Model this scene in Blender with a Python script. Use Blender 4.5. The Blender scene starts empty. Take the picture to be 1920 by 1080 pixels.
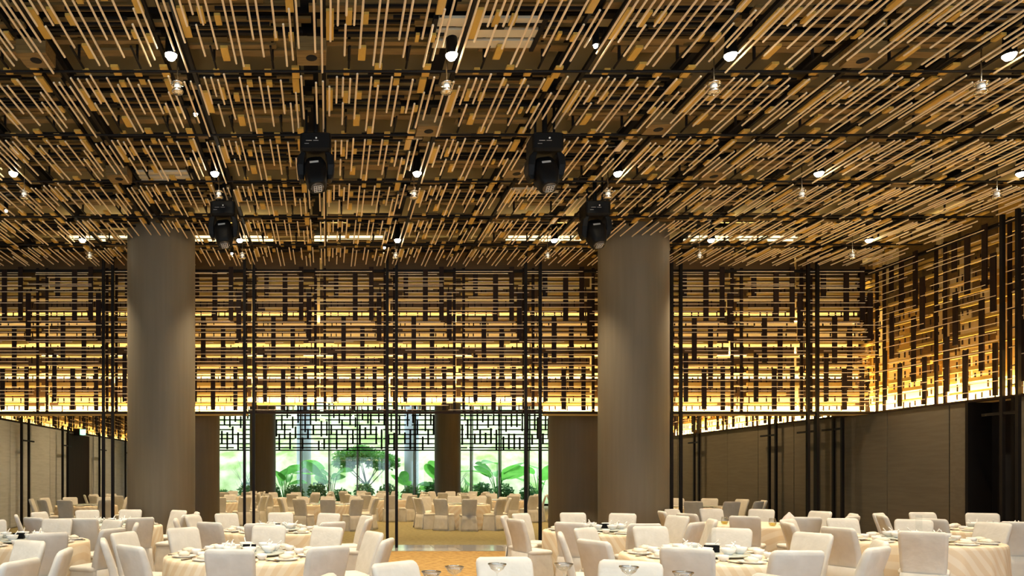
import bpy, bmesh, math, random
from mathutils import Vector, Matrix
R = math.radians
rnd = random.Random(7)
S = bpy.context.scene
COL = S.collection

# ---------------------------------------------------------------- camera
EYE = 1.6
F = 1340.0
cd = bpy.data.cameras.new('camera'); cam = bpy.data.objects.new('camera', cd); COL.objects.link(cam)
cam.location = (0, 0, EYE); cam.rotation_euler = (R(90), 0, 0)
cd.sensor_fit = 'HORIZONTAL'; cd.sensor_width = 36; cd.lens = F/1920*36
cd.shift_x = (960-615)/1920; cd.shift_y = (895-540)/1920
cd.clip_start = .05; cd.clip_end = 300
S.camera = cam
# ---------------------------------------------------------------- view, world, sun
S.view_settings.view_transform = 'Standard'; S.view_settings.look = 'None'
S.view_settings.gamma = 1; S.view_settings.use_curve_mapping = False
S.view_settings.exposure = 0.36
S.cycles.max_bounces = 6; S.cycles.diffuse_bounces = 4; S.cycles.glossy_bounces = 3; S.cycles.transmission_bounces = 4
S.cycles.transparent_max_bounces = 12
S.cycles.sample_clamp_indirect = 6; S.cycles.caustics_reflective = False; S.cycles.caustics_refractive = False
W = bpy.data.worlds.new('world'); S.world = W; W.use_nodes = True
bg = W.node_tree.nodes['Background']; bg.inputs[0].default_value = (.66, .83, 1.0, 1); bg.inputs[1].default_value = 3.1
sd = bpy.data.lights.new('sun', 'SUN'); sd.energy = 3.2; sd.angle = R(3); sd.color = (1, .95, .86)
sun = bpy.data.objects.new('sun', sd); COL.objects.link(sun); sun.rotation_euler = (R(-38), R(14), 0); sun.location = (0, 60, 30)

WARM = (1.0, .73, .33)
SPOT_W = 780; LED_W = 7.5; SMALL_W = 60
# ---------------------------------------------------------------- materials
def mat(name, c, rough=.6, metal=0, c2=None, scale=(8, 8, 8), bump=0, spec=.3, kind='noise', detail=3, bscale=None, ramp=(.35, .65)):
    m = bpy.data.materials.new(name); m.use_nodes = True; nt = m.node_tree; b = nt.nodes['Principled BSDF']
    b.inputs['Roughness'].default_value = rough; b.inputs['Metallic'].default_value = metal
    b.inputs['Specular IOR Level'].default_value = spec
    b.inputs['Base Color'].default_value = (*c, 1)
    if c2 or bump:
        tc = nt.nodes.new('ShaderNodeTexCoord'); mp = nt.nodes.new('ShaderNodeMapping'); mp.inputs['Scale'].default_value = scale
        nt.links.new(tc.outputs['Object'], mp.inputs[0])
        nz = nt.nodes.new('ShaderNodeTexNoise'); nz.inputs['Detail'].default_value = detail; nz.inputs['Scale'].default_value = 1
        nt.links.new(mp.outputs[0], nz.inputs['Vector'])
        if c2:
            cr = nt.nodes.new('ShaderNodeValToRGB'); cr.color_ramp.elements[0].position = ramp[0]; cr.color_ramp.elements[1].position = ramp[1]
            cr.color_ramp.elements[0].color = (*c, 1); cr.color_ramp.elements[1].color = (*c2, 1)
            nt.links.new(nz.outputs['Fac'], cr.inputs[0]); nt.links.new(cr.outputs[0], b.inputs['Base Color'])
        if bump:
            bp = nt.nodes.new('ShaderNodeBump'); bp.inputs['Strength'].default_value = bump; bp.inputs['Distance'].default_value = .02
            nt.links.new(nz.outputs['Fac'], bp.inputs['Height']); nt.links.new(bp.outputs[0], b.inputs['Normal'])
    return m
def emit(name, c, s):
    m = bpy.data.materials.new(name); m.use_nodes = True; nt = m.node_tree; nt.nodes.clear()
    o = nt.nodes.new('ShaderNodeOutputMaterial'); e = nt.nodes.new('ShaderNodeEmission')
    e.inputs[0].default_value = (*c, 1); e.inputs[1].default_value = s; nt.links.new(e.outputs[0], o.inputs[0]); return m
def clear(name, c=(1, 1, 1), gloss=.08):
    m = bpy.data.materials.new(name); m.use_nodes = True; nt = m.node_tree; nt.nodes.clear()
    o = nt.nodes.new('ShaderNodeOutputMaterial'); mx = nt.nodes.new('ShaderNodeMixShader'); mx.inputs[0].default_value = gloss
    t = nt.nodes.new('ShaderNodeBsdfTransparent'); t.inputs[0].default_value = (*c, 1)
    g = nt.nodes.new('ShaderNodeBsdfGlossy'); g.inputs['Roughness'].default_value = .03
    nt.links.new(t.outputs[0], mx.inputs[1]); nt.links.new(g.outputs[0], mx.inputs[2]); nt.links.new(mx.outputs[0], o.inputs[0]); return m
def glassy(name, c=(1, 1, 1), lo=.05, hi=.6):
    m = clear(name, c); nt = m.node_tree
    lw = nt.nodes.new('ShaderNodeLayerWeight'); lw.inputs[0].default_value = .35
    mr = nt.nodes.new('ShaderNodeMapRange'); mr.inputs['To Min'].default_value = lo; mr.inputs['To Max'].default_value = hi
    nt.links.new(lw.outputs['Facing'], mr.inputs[0])
    mx = [n for n in nt.nodes if n.type == 'MIX_SHADER'][0]; nt.links.new(mr.outputs[0], mx.inputs[0]); return m

M = {}
M['rod'] = mat('pale rod wood', (.90, .72, .48), .45, c2=(.82, .62, .38), scale=(30, 2, 30))
M['gold'] = mat('golden wood', (.66, .42, .09), .5, c2=(.56, .33, .06), scale=(40, 3, 40))
M['brown'] = mat('brown wood slat', (.23, .145, .048), .55, c2=(.13, .078, .024), scale=(2, 40, 40))
M['black'] = mat('black steel', (.010, .0075, .006), .55, spec=.12)
M['board'] = mat('dark brown board', (.13, .07, .02), .55, c2=(.09, .045, .012), scale=(2, 40, 40))
M['dark'] = mat('dark stained plank', (.016, .009, .006), .6, c2=(.026, .013, .008), scale=(30, 30, 2), spec=.1)
M['slab'] = mat('ceiling board', (.42, .34, .18), .8, c2=(.36, .29, .15), scale=(.6, .6, .6))
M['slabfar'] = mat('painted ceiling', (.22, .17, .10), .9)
M['pale'] = mat('pale painted panel', (.62, .54, .38), .8)
M['void'] = mat('black void lining', (.006, .005, .005), .9)
M['back'] = mat('cream backing', (.80, .64, .30), .7, c2=(.72, .56, .25), scale=(1.5, 1.5, 1.5))
M['col'] = mat('taupe column cladding', (.15, .122, .08), .6, c2=(.138, .112, .072), scale=(14, 14, .6), bump=.05)
M['fabric'] = mat('taupe wall fabric', (.125, .102, .066), .75, c2=(.108, .088, .056), scale=(3, 3, 60), bump=.08)
M['greyfab'] = mat('grey wall fabric', (.50, .50, .47), .75, c2=(.44, .44, .41), scale=(3, 3, 60), bump=.08)
M['carpet'] = mat('gold carpet', (.42, .26, .085), .95, c2=(.29, .17, .05), scale=(9, 9, 9), bump=.3, detail=8, ramp=(.4, .6))
M['carpetfar'] = mat('olive carpet', (.29, .24, .11), .95, c2=(.21, .18, .085), scale=(9, 9, 9), bump=.3, detail=8)
M['stone'] = mat('polished grey stone', (.22, .23, .25), .12, c2=(.16, .165, .18), scale=(3, 3, 3), spec=.6)
M['stone2'] = mat('pale polished stone', (.42, .42, .42), .12, c2=(.34, .34, .34), scale=(3, 3, 3), spec=.6)
M['cover'] = mat('cream chair cover', (.66, .63, .56), .85, c2=(.60, .57, .50), scale=(7, 7, 7), bump=.45, spec=.15)
M['white'] = mat('white porcelain', (.82, .80, .75), .18, spec=.5)
M['napkin'] = mat('blush napkin', (.80, .70, .64), .85, bump=.2, scale=(12, 12, 12))
M['creamnap'] = mat('cream napkin', (.80, .72, .56), .85, bump=.3, scale=(20, 20, 20))
M['chop'] = mat('dark chopstick', (.03, .018, .012), .35)
M['silver'] = mat('polished steel', (.55, .53, .50), .2, metal=1)
M['chrome'] = mat('warm chrome', (.80, .76, .68), .22, metal=1)
M['susan'] = mat('frosted grey glass', (.50, .55, .50), .15, spec=.6)
M['fixture'] = mat('matt black fixture', (.004, .004, .004), .5, spec=.15)
M['greymark'] = mat('grey marking', (.45, .43, .40), .6)
M['lens'] = mat('dark lens', (.03, .03, .035), .08, spec=.8)
M['bulb'] = emit('lit bulb', (1, .86, .62), 60)
M['led'] = emit('lit led strip', (1, .80, .46), 7)
M['cove'] = emit('lit cove tube', (1, .82, .42), 1.7)
M['exit'] = emit('lit green sign', (.35, 1, .55), 2.2)
M['pane'] = clear('window glass', (.97, 1, .98), .04)
M['glass'] = glassy('clear drinking glass', (.96, .97, .97))
M['acrylic'] = glassy('clear acrylic', (.96, .97, .97), .01, .12)
M['yellow'] = glassy('pale yellow drink', (.95, .85, .35), .08, .3)
M['mullion'] = mat('grey green aluminium', (.20, .22, .20), .4, metal=.3)
M['leaf'] = mat('big leaf green', (.10, .34, .05), .45, c2=(.16, .46, .08), scale=(3, 3, 3))
M['shrub'] = mat('dark shrub leaf', (.03, .13, .02), .5, c2=(.08, .26, .04), scale=(4, 4, 4))
M['treeleaf'] = mat('tree leaf', (.08, .26, .04), .5, c2=(.16, .40, .07), scale=(3, 3, 3))
M['bark'] = mat('grey bark', (.16, .12, .08), .8)
M['soil'] = mat('garden soil', (.18, .22, .08), .9, c2=(.10, .16, .05), scale=(2, 2, 2))
M['hill'] = mat('grassy bank', (.28, .38, .11), .9, c2=(.72, .70, .42), scale=(.8, .8, .8), detail=8)
M['concrete'] = mat('pale concrete', (.62, .62, .62), .8)
M['plaster'] = mat('plaster', (.30, .26, .20), .9)
M['branch'] = mat('branch grey', (.20, .20, .17), .8)

def leafy(m):
    nt = m.node_tree; b = nt.nodes['Principled BSDF']; o = [n for n in nt.nodes if n.type == 'OUTPUT_MATERIAL'][0]
    t = nt.nodes.new('ShaderNodeBsdfTranslucent'); mx = nt.nodes.new('ShaderNodeMixShader'); mx.inputs[0].default_value = .5
    src = b.inputs['Base Color'].links[0].from_socket; nt.links.new(src, t.inputs[0])
    nt.links.new(b.outputs[0], mx.inputs[1]); nt.links.new(t.outputs[0], mx.inputs[2]); nt.links.new(mx.outputs[0], o.inputs[0])
for k in ('leaf', 'shrub', 'treeleaf'): leafy(M[k])
def cloth_mat():
    m = bpy.data.materials.new('striped champagne tablecloth'); m.use_nodes = True; nt = m.node_tree; b = nt.nodes['Principled BSDF']
    b.inputs['Roughness'].default_value = .5; b.inputs['Specular IOR Level'].default_value = .3
    tc = nt.nodes.new('ShaderNodeTexCoord'); mp = nt.nodes.new('ShaderNodeMapping'); mp.inputs['Rotation'].default_value = (0, R(32), R(20))
    wv = nt.nodes.new('ShaderNodeTexWave'); wv.inputs['Scale'].default_value = 3.1; wv.inputs['Distortion'].default_value = 1.5; wv.inputs['Detail'].default_value = 1
    cr = nt.nodes.new('ShaderNodeValToRGB'); e = cr.color_ramp.elements
    e[0].position = .42; e[0].color = (.72, .585, .40, 1); e[1].position = .56; e[1].color = (.78, .68, .52, 1)
    nt.links.new(tc.outputs['Object'], mp.inputs[0]); nt.links.new(mp.outputs[0], wv.inputs[0]); nt.links.new(wv.outputs['Fac'], cr.inputs[0]); nt.links.new(cr.outputs[0], b.inputs['Base Color'])
    return m
M['cloth'] = cloth_mat()

# ---------------------------------------------------------------- mesh helpers
class MB:
    def __init__(s): s.v = []; s.f = []
    def box(s, x0, x1, y0, y1, z0, z1):
        n = len(s.v); s.v += [(x0, y0, z0), (x1, y0, z0), (x1, y1, z0), (x0, y1, z0), (x0, y0, z1), (x1, y0, z1), (x1, y1, z1), (x0, y1, z1)]
        s.f += [tuple(n+i for i in q) for q in ((0, 3, 2, 1), (4, 5, 6, 7), (0, 1, 5, 4), (1, 2, 6, 5), (2, 3, 7, 6), (3, 0, 4, 7))]; return s
    def tube(s, p, q, r, r2=None, n=6, cap=True):
        p = Vector(p); q = Vector(q); r2 = r if r2 is None else r2; d = (q-p)
        if d.length < 1e-6: return s
        a = d.normalized().orthogonal().normalized(); b = d.normalized().cross(a); k = len(s.v)
        for c, rr in ((p, r), (q, r2)):
            for i in range(n):
                t = 2*math.pi*i/n; s.v.append(tuple(c+a*math.cos(t)*rr+b*math.sin(t)*rr))
        s.f += [(k+i, k+(i+1) % n, k+n+(i+1) % n, k+n+i) for i in range(n)]
        if cap: s.f += [tuple(k+n-1-i for i in range(n)), tuple(k+n+i for i in range(n))]
        return s
    def lathe(s, prof, n=24, o=(0, 0, 0), fn=None):
        k = len(s.v)
        for j, (r, z) in enumerate(prof):
            for i in range(n):
                t = 2*math.pi*i/n; rr = r if fn is None else fn(r, z, t, j)
                s.v.append((o[0]+rr*math.cos(t), o[1]+rr*math.sin(t), o[2]+z))
        for j in range(len(prof)-1):
            for i in range(n):
                s.f.append((k+j*n+i, k+j*n+(i+1) % n, k+(j+1)*n+(i+1) % n, k+(j+1)*n+i))
        return s
    def rings(s, rows, closed=True, caps=True):
        k = len(s.v); n = len(rows[0])
        for r in rows: s.v += [tuple(p) for p in r]
        for j in range(len(rows)-1):
            for i in range(n if closed else n-1):
                s.f.append((k+j*n+i, k+j*n+(i+1) % n, k+(j+1)*n+(i+1) % n, k+(j+1)*n+i))
        if caps:
            s.f.append(tuple(k+n-1-i for i in range(n))); s.f.append(tuple(k+(len(rows)-1)*n+i for i in range(n)))
        return s
    def mesh(s, name, m, smooth=False):
        me = bpy.data.meshes.new(name); me.from_pydata(s.v, [], s.f); me.update()
        if smooth: me.polygons.foreach_set('use_smooth', [True]*len(me.polygons))
        me.materials.append(m); return me
    def obj(s, name, m, parent=None, smooth=False, loc=None):
        o = bpy.data.objects.new(name, s.mesh(name, m, smooth)); COL.objects.link(o)
        if parent: o.parent = parent
        if loc: o.location = loc
        return o
def tag(o, label=None, cat=None, group=None, kind=None):
    if label: o['label'] = label
    if cat: o['category'] = cat
    if group: o['group'] = group
    if kind: o['kind'] = kind
    return o
def empty(name, loc=(0, 0, 0), rz=0):
    o = bpy.data.objects.new(name, None); COL.objects.link(o); o.location = loc; o.rotation_euler = (0, 0, rz); o.empty_display_size = .1; return o
def inst(name, me, loc, parent=None, rz=0, sc=None):
    o = bpy.data.objects.new(name, me); COL.objects.link(o); o.location = loc
    if rz: o.rotation_euler = (0, 0, rz)
    if sc: o.scale = sc
    if parent: o.parent = parent
    return o
def copy_tree(o, parent=None):
    c = o.copy(); COL.objects.link(c); c.parent = parent
    for ch in o.children: copy_tree(ch, c)
    return c
def light(name, kind, loc, energy, color, parent=None, rot=(0, 0, 0), **kw):
    d = bpy.data.lights.new(name, kind); d.energy = energy; d.color = color
    for k, v in kw.items(): setattr(d, k, v)
    o = bpy.data.objects.new(name, d); COL.objects.link(o); o.location = loc; o.rotation_euler = rot
    if parent: o.parent = parent
    return o
BOX = {}
def unitbox(m):
    if m not in BOX: BOX[m] = MB().box(-.5, .5, -.5, .5, -.5, .5).mesh('piece', M[m])
    return BOX[m]
def boxpart(name, m, x0, x1, y0, y1, z0, z1, parent=None):
    return inst(name, unitbox(m), ((x0+x1)/2, (y0+y1)/2, (z0+z1)/2), parent, 0, (x1-x0, y1-y0, z1-z0))

# ---------------------------------------------------------------- dimensions
XL, XR, YB, YP, YW = -10.0, 12.5, -2.4, 16.34, 40.0
ZC = EYE+4.82           # underside of the hanging ceiling rods
ZS = ZC+.75             # ceiling board
ZB = 3.11               # bottom of the hanging screens
MOD = 1.6; X0 = -.19; Y0 = 8.61

# ---------------------------------------------------------------- shell
fl = MB().box(XL-.5, XR+1.2, YB-.5, 15.5, -.2, 0).obj('floor', M['carpet']); tag(fl, kind='structure')
fl2 = MB().box(XL-.5, XR+1.2, 16.9, YW+.3, -.2, 0).obj('floor_far', M['carpetfar']); tag(fl2, kind='structure')
st = MB().box(XL-.5, XR+1.2, 15.5, 16.9, -.2, -.012).obj('floor_threshold', M['void']); tag(st, kind='structure')
for i in range(14):
    x = -9.9+i*1.6
    boxpart('stone_tile', 'stone2' if i % 3 == 1 else 'stone', x+.006, x+1.594, 15.51, 16.19, -.05, .004, st)
    boxpart('stone_tile', 'stone2' if i % 3 == 0 else 'stone', x+.006-.5, x+1.594-.5, 16.2, 16.89, -.05, .004, st)
# rear wall behind the camera; unseen broad window band added for daylight fill
wr = MB(); wr.box(XL-1, XR+.9, YB-.2, YB, 0, .5); wr.box(XL-1, XR+.9, YB-.2, YB, 5.6, ZS+.3)
for x in (XL-1, -6.2, -2.4, 1.4, 5.2, 9.0, XR+.3): wr.box(x, x+.6, YB-.2, YB, .5, 5.6)
tag(wr.obj('wall_rear', M['plaster']), kind='structure')
# left wall
wl = MB().box(XL-.8, XL-.02, YB, YW, 0, 3.36).box(XL-1.05, XL-.8, YB, YW, 0, ZS+.3).obj('wall_left', M['greyfab']); tag(wl, kind='structure')
y = 16.0
while y < 39:
    if not 26.9 < y < 29.9:
        boxpart('panel', 'greyfab', XL-.02, XL+.04, y+.012, y+1.588, .02, 3.35, wl)
    y += 1.6
boxpart('recess', 'dark', XL-.02, XL+.02, 27.25, 29.9, .02, 3.3, wl)
# right wall
wrt = MB(); wrt.box(XR+.62, XR+.9, YB, YW, 0, ZS+.3); wrt = wrt.obj('wall_right', M['plaster']); tag(wrt, kind='structure')
DY0, DY1 = 13.0, 14.0      # dark doorway
y = -1.6
while y < 39:
    a, b = y+.012, y+1.588
    if b > DY0 and a < DY1:
        if a < DY0-.05: boxpart('panel', 'fabric', XR+.02, XR+.62, a, DY0-.01, .0, ZB-.02, wrt)
        if b > DY1+.05: boxpart('panel', 'fabric', XR+.02, XR+.62, DY1+.01, b, .0, ZB-.02, wrt)
    else:
        boxpart('panel', 'fabric', XR+.02, XR+.62, a, b, .0, ZB-.02, wrt)
    y += 1.6
d1 = MB().box(XR+.45, XR+.5, DY0, DY1, 0, ZB-.05).obj('door_1', M['void']); tag(d1, kind='structure')
boxpart('door_frame', 'black', XR-.02, XR+.5, DY1-.06, DY1, 0, ZB-.02, d1)
boxpart('door_frame', 'black', XR-.02, XR+.5, DY0, DY0+.06, 0, ZB-.02, d1)
boxpart('door_edge', 'mullion', XR+.40, XR+.46, 13.42, 13.46, 0, ZB-.06, d1)
# far window wall
wf = MB(); wf.box(XL-1, -6.3, YW, YW+.25, 0, ZS+.3); wf.box(-6.3, XR+.6, YW, YW+.25, 5.9, ZS+.3); wf.box(12.8, XR+.6, YW, YW+.25, 0, 5.9); wf.box(-6.3, 12.8, YW, YW+.25, 0, .12)
wf = wf.obj('wall_far', M['dark']); tag(wf, kind='structure')
for i in range(12):
    x = -6.3+1.59*i
    w = empty('window_%d' % (i+1), (x, YW+.1, 0)); tag(w, kind='structure')
    inst('pane', unitbox('pane'), (.8, .0, 3.0), w, 0, (1.5, .012, 5.7))
    inst('frame', unitbox('mullion'), (0, 0, 3.0), w, 0, (.09, .16, 5.75)); inst('frame', unitbox('black'), (.09, -.04, 3.0), w, 0, (.03, .1, 5.75))
# columns
CX = (-3.47, 6.36); CR = .69
clab = {(0, 0): 'thick taupe column standing near the left of the room', (1, 0): 'thick taupe column standing near the right of the room',
        (0, 1): 'shaded taupe column just behind the near left column', (1, 1): 'shaded taupe column just behind the near right column',
        (0, 2): 'dark slim-looking column by the windows, left one', (1, 2): 'dark slim-looking column by the windows, right one'}
for i, x in enumerate(CX):
    for j, y in enumerate((14.9, 18.3, 38.0)):
        c = MB().lathe([(CR, 0), (CR, ZS)], 64).obj('column', M['col'], None, True, (x, y, 0)); tag(c, clab[i, j], 'column', 'round columns', 'structure')
        inst('shadow_gap', MB().lathe([(CR+.004, 0), (CR+.004, .06)], 64).mesh('skirt', M['black']), (0, 0, 0), c)

# ---------------------------------------------------------------- ceiling lattice
ceil = MB().box(XL-1.05, XR+.9, YB, YP+.5, ZS, ZS+.2).obj('ceiling', M['slab']); tag(ceil, kind='structure')
ceil2 = MB().box(XL-1.05, XR+.9, YP+.5, YW+.3, ZS-.4, ZS).obj('ceiling_far', M['slabfar']); tag(ceil2, kind='structure')
C_RODS = [(.044, .1, 1.1), (.122, .1, 1.5), (.211, .19, .9), (.292, .01, .61), (.378, .01, .43), (.462, .05, .61), (.381, .61, 1.17), (.546, -.06, 1.01), (.718, .01, 1.33), (.802, .18, 1.38), (.967, .01, .84), (1.053, .18, 1.17), (1.219, .05, .84), (1.307, .59, 1.36), (1.39, .35, 1.25), (1.467, -.02, 1.0)]
C_BLK = [(.169, .253, .6, 1.11), (.385, .45, .6, .85), (.565, .63, .66, .83), (.77, .837, .35, .47), (1.015, 1.087, .35, .47), (1.341, 1.425, .33, .65), (1.345, 1.405, 1.01, 1.14), (1.178, 1.22, 1.01, 1.14), (.545, .631, 1.24, 1.5), (.757, .846, .03, .22), (1.349, 1.439, .03, .26), (.383, .454, .15, .25), (1.009, 1.092, .15, .25)]
C_SLT = [(.179, 1.6, .43, .5), (-.018, 1.356, .67, .78), (.773, 1.6, .95, 1.03), (.311, 1.182, 1.12, 1.24), (.165, 1.181, 1.35, 1.43), (.39, 1.518, 1.46, 1.58), (.25, 1.3, .88, .93), (.2, 1.1, .56, .62), (.62, 1.55, 1.27, 1.33)]
C_DRK = [(.58, 1.36, .61, .64), (.902, 1.194, .78, .81), (.249, 1.145, .87, .9), (.261, .559, .95, .99), (.684, 1.373, .24, .27), (.177, 1.147, .33, .36), (.1, 1.5, 1.04, 1.09), (.5, 1.3, .4, .43)]
rodm = MB().tube((0, -.5, 0), (0, .5, 0), .0125, n=6).mesh('rod', M['rod'])
mods = []
for r in range(-3, 5):
    for c in range(-6, 8):
        mods.append((Y0+MOD*r, X0+MOD*c))
mods.sort(key=lambda t: (t[0] < 6.9, t[0], abs(t[1]-1.0)))
def near_col(x, y): return any((x-cx)**2+(y-14.9)**2 < (CR+.16)**2 for cx in CX)
def inframe(x, y, z): return y > 1 and -30 < 615+F*x/y < 1950 and -60 < 895-F*(z-EYE)/y
pool = {'rod': [], 'wood_block': [], 'wood_slat': [], 'dark_batten': []}
for my, mx in mods:
    for (u, a, b) in C_RODS:
        dz = rnd.uniform(-.012, .012); du = rnd.uniform(-.006, .006); pool['rod'].append((mx+u+du, mx+u+du, my+a, my+b, ZC+dz, ZC+dz))
    for (u0, u1, a, b) in C_BLK:
        z = ZC+.13+rnd.uniform(0, .05); pool['wood_block'].append((mx+u0, mx+u1, my+a, my+b, z, z+.03))
    for (u0, u1, a, b) in C_SLT:
        z = ZC+.22+rnd.uniform(0, .08); pool['wood_slat'].append((mx+u0, mx+u1, my+a, my+b, z, z+.03))
    for (u0, u1, a, b) in C_DRK:
        z = ZC+.17+rnd.uniform(0, .03); pool['dark_batten'].append((mx+u0, mx+u1, my+a, my+b, z, z+.03))
for nm, m, lim in (('rod', 'rod', 300), ('wood_block', 'gold', 300), ('wood_slat', 'brown', 300), ('dark_batten', 'black', 200)):
    n = 0; rest = MB()
    for (x0, x1, y0, y1, z0, z1) in pool[nm]:
        xm, ym = (x0+x1)/2, (y0+y1)/2
        if near_col(xm, ym) or x1 > XR-.05 or y0 > YP-.3: continue
        y1 = min(y1, YP-.06); ym = (y0+y1)/2
        if n < lim and inframe(xm, ym, z0):
            n += 1
            if nm == 'rod': inst('rod', rodm, (xm, ym, z0), ceil, 0, (1, y1-y0, 1))
            else: boxpart(nm, m, x0, x1, y0, y1, z0, z1, ceil)
        elif nm == 'rod': rest.tube((xm, y0, z0), (xm, y1, z0), .0125, n=6)
        else: rest.box(x0, x1, y0, y1, z0, z1)
    tag(rest.obj(nm+'_field', M[m], ceil), kind='stuff')
HANGER = MB().tube((0, -.42, 0), (0, .02, 0), .014, n=6).tube((0, -.14, 0), (0, -.14, .48), .018, n=6).mesh('hanger', M['black'])
# black pipes across and runners along, black track slots
for r in range(-3, 6):
    y = Y0+MOD*r
    if y < YP: inst('cross_pipe', MB().tube((XL, 0, 0), (XR-.02, 0, 0), .016, n=8).mesh('pipe', M['black']), (0, y, ZC+.07), ceil)
    for dy, w in ((.97, .05), (1.31, .04)):
        if y+dy < YP: boxpart('cross_beam', 'black', XL, XR-.02, y+dy-w, y+dy+w, ZC+.33, ZC+.40, ceil)
for c in range(-6, 9):
    x = X0+MOD*c
    if x > XR-.1: break
    boxpart('track_slot', 'void', x-.12, x+.06, YB+.1, YP-.05, ZC+.42, ZC+.52, ceil)
    boxpart('runner', 'black', x+.115, x+.165, YB+.1, YP-.05, ZC+.16, ZC+.21, ceil)
    boxpart('runner', 'black', x-.19, x-.15, YB+.1, YP-.05, ZC+.20, ZC+.25, ceil)
    for r in range(-1, 5):
        y = Y0+MOD*r
        for u in (.44, 1.13):
            if x+u < XR-.1 and inframe(x+u, y+.2, ZC): inst('hanger', HANGER, (x+u, y, ZC+.12), ceil)

# ---------------------------------------------------------------- timber screens
S_PLK = [(.337, .419, 5.72, 6.35), (.767, .854, 5.17, 6.34), (1.139, 1.218, 5.18, 6.40), (.506, .585, 4.22, 5.28), (.941, 1.02, 3.65, 5.06), (1.312, 1.399, 4.71, 5.80), (.317, .388, 3.32, 4.43), (.728, .807, 3.14, 4.08), (1.226, 1.297, 3.14, 4.14)]
S_ROD = [6.287, 6.24, 6.156, 6.072, 5.998, 5.959, 5.9, 5.824, 5.729, 5.65, 5.571, 5.473, 5.397, 5.326, 5.239, 5.157, 5.133, 5.065, 4.986, 4.903, 4.812, 4.741, 4.686, 4.567, 4.496, 4.409, 4.322, 4.235, 4.149, 4.073, 3.983, 3.903, 3.817, 3.666, 3.579, 3.5, 3.41, 3.326, 3.24, 3.145]
S_GLD = [(6.18, 6.227), (6.077, 6.133), (5.832, 5.887), (5.484, 5.548), (5.247, 5.31), (5.01, 5.057), (4.70, 4.76), (4.417, 4.473), (4.172, 4.22), (4.006, 4.077), (3.722, 3.801), (3.5, 3.572), (3.287, 3.319)]
rr = random.Random(3)
S_ROWS = []
for z in S_ROD:
    a = rr.choice((-.25, -.1, .02, .08, .2, .35)); S_ROWS.append((z, a, a+rr.uniform(1.0, 1.5)))
S_STK = []   # short dark sticks
for z in (5.93, 5.62, 5.40, 5.18, 4.92, 4.62, 4.33, 4.12, 3.87, 3.62, 3.40, 3.22):
    for k in range(10):
        if rr.random() < .72: S_STK.append((.12+k*.145+rr.uniform(-.03, .03), z-rr.uniform(.02, .09), z+rr.uniform(.04, .12)))
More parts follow.
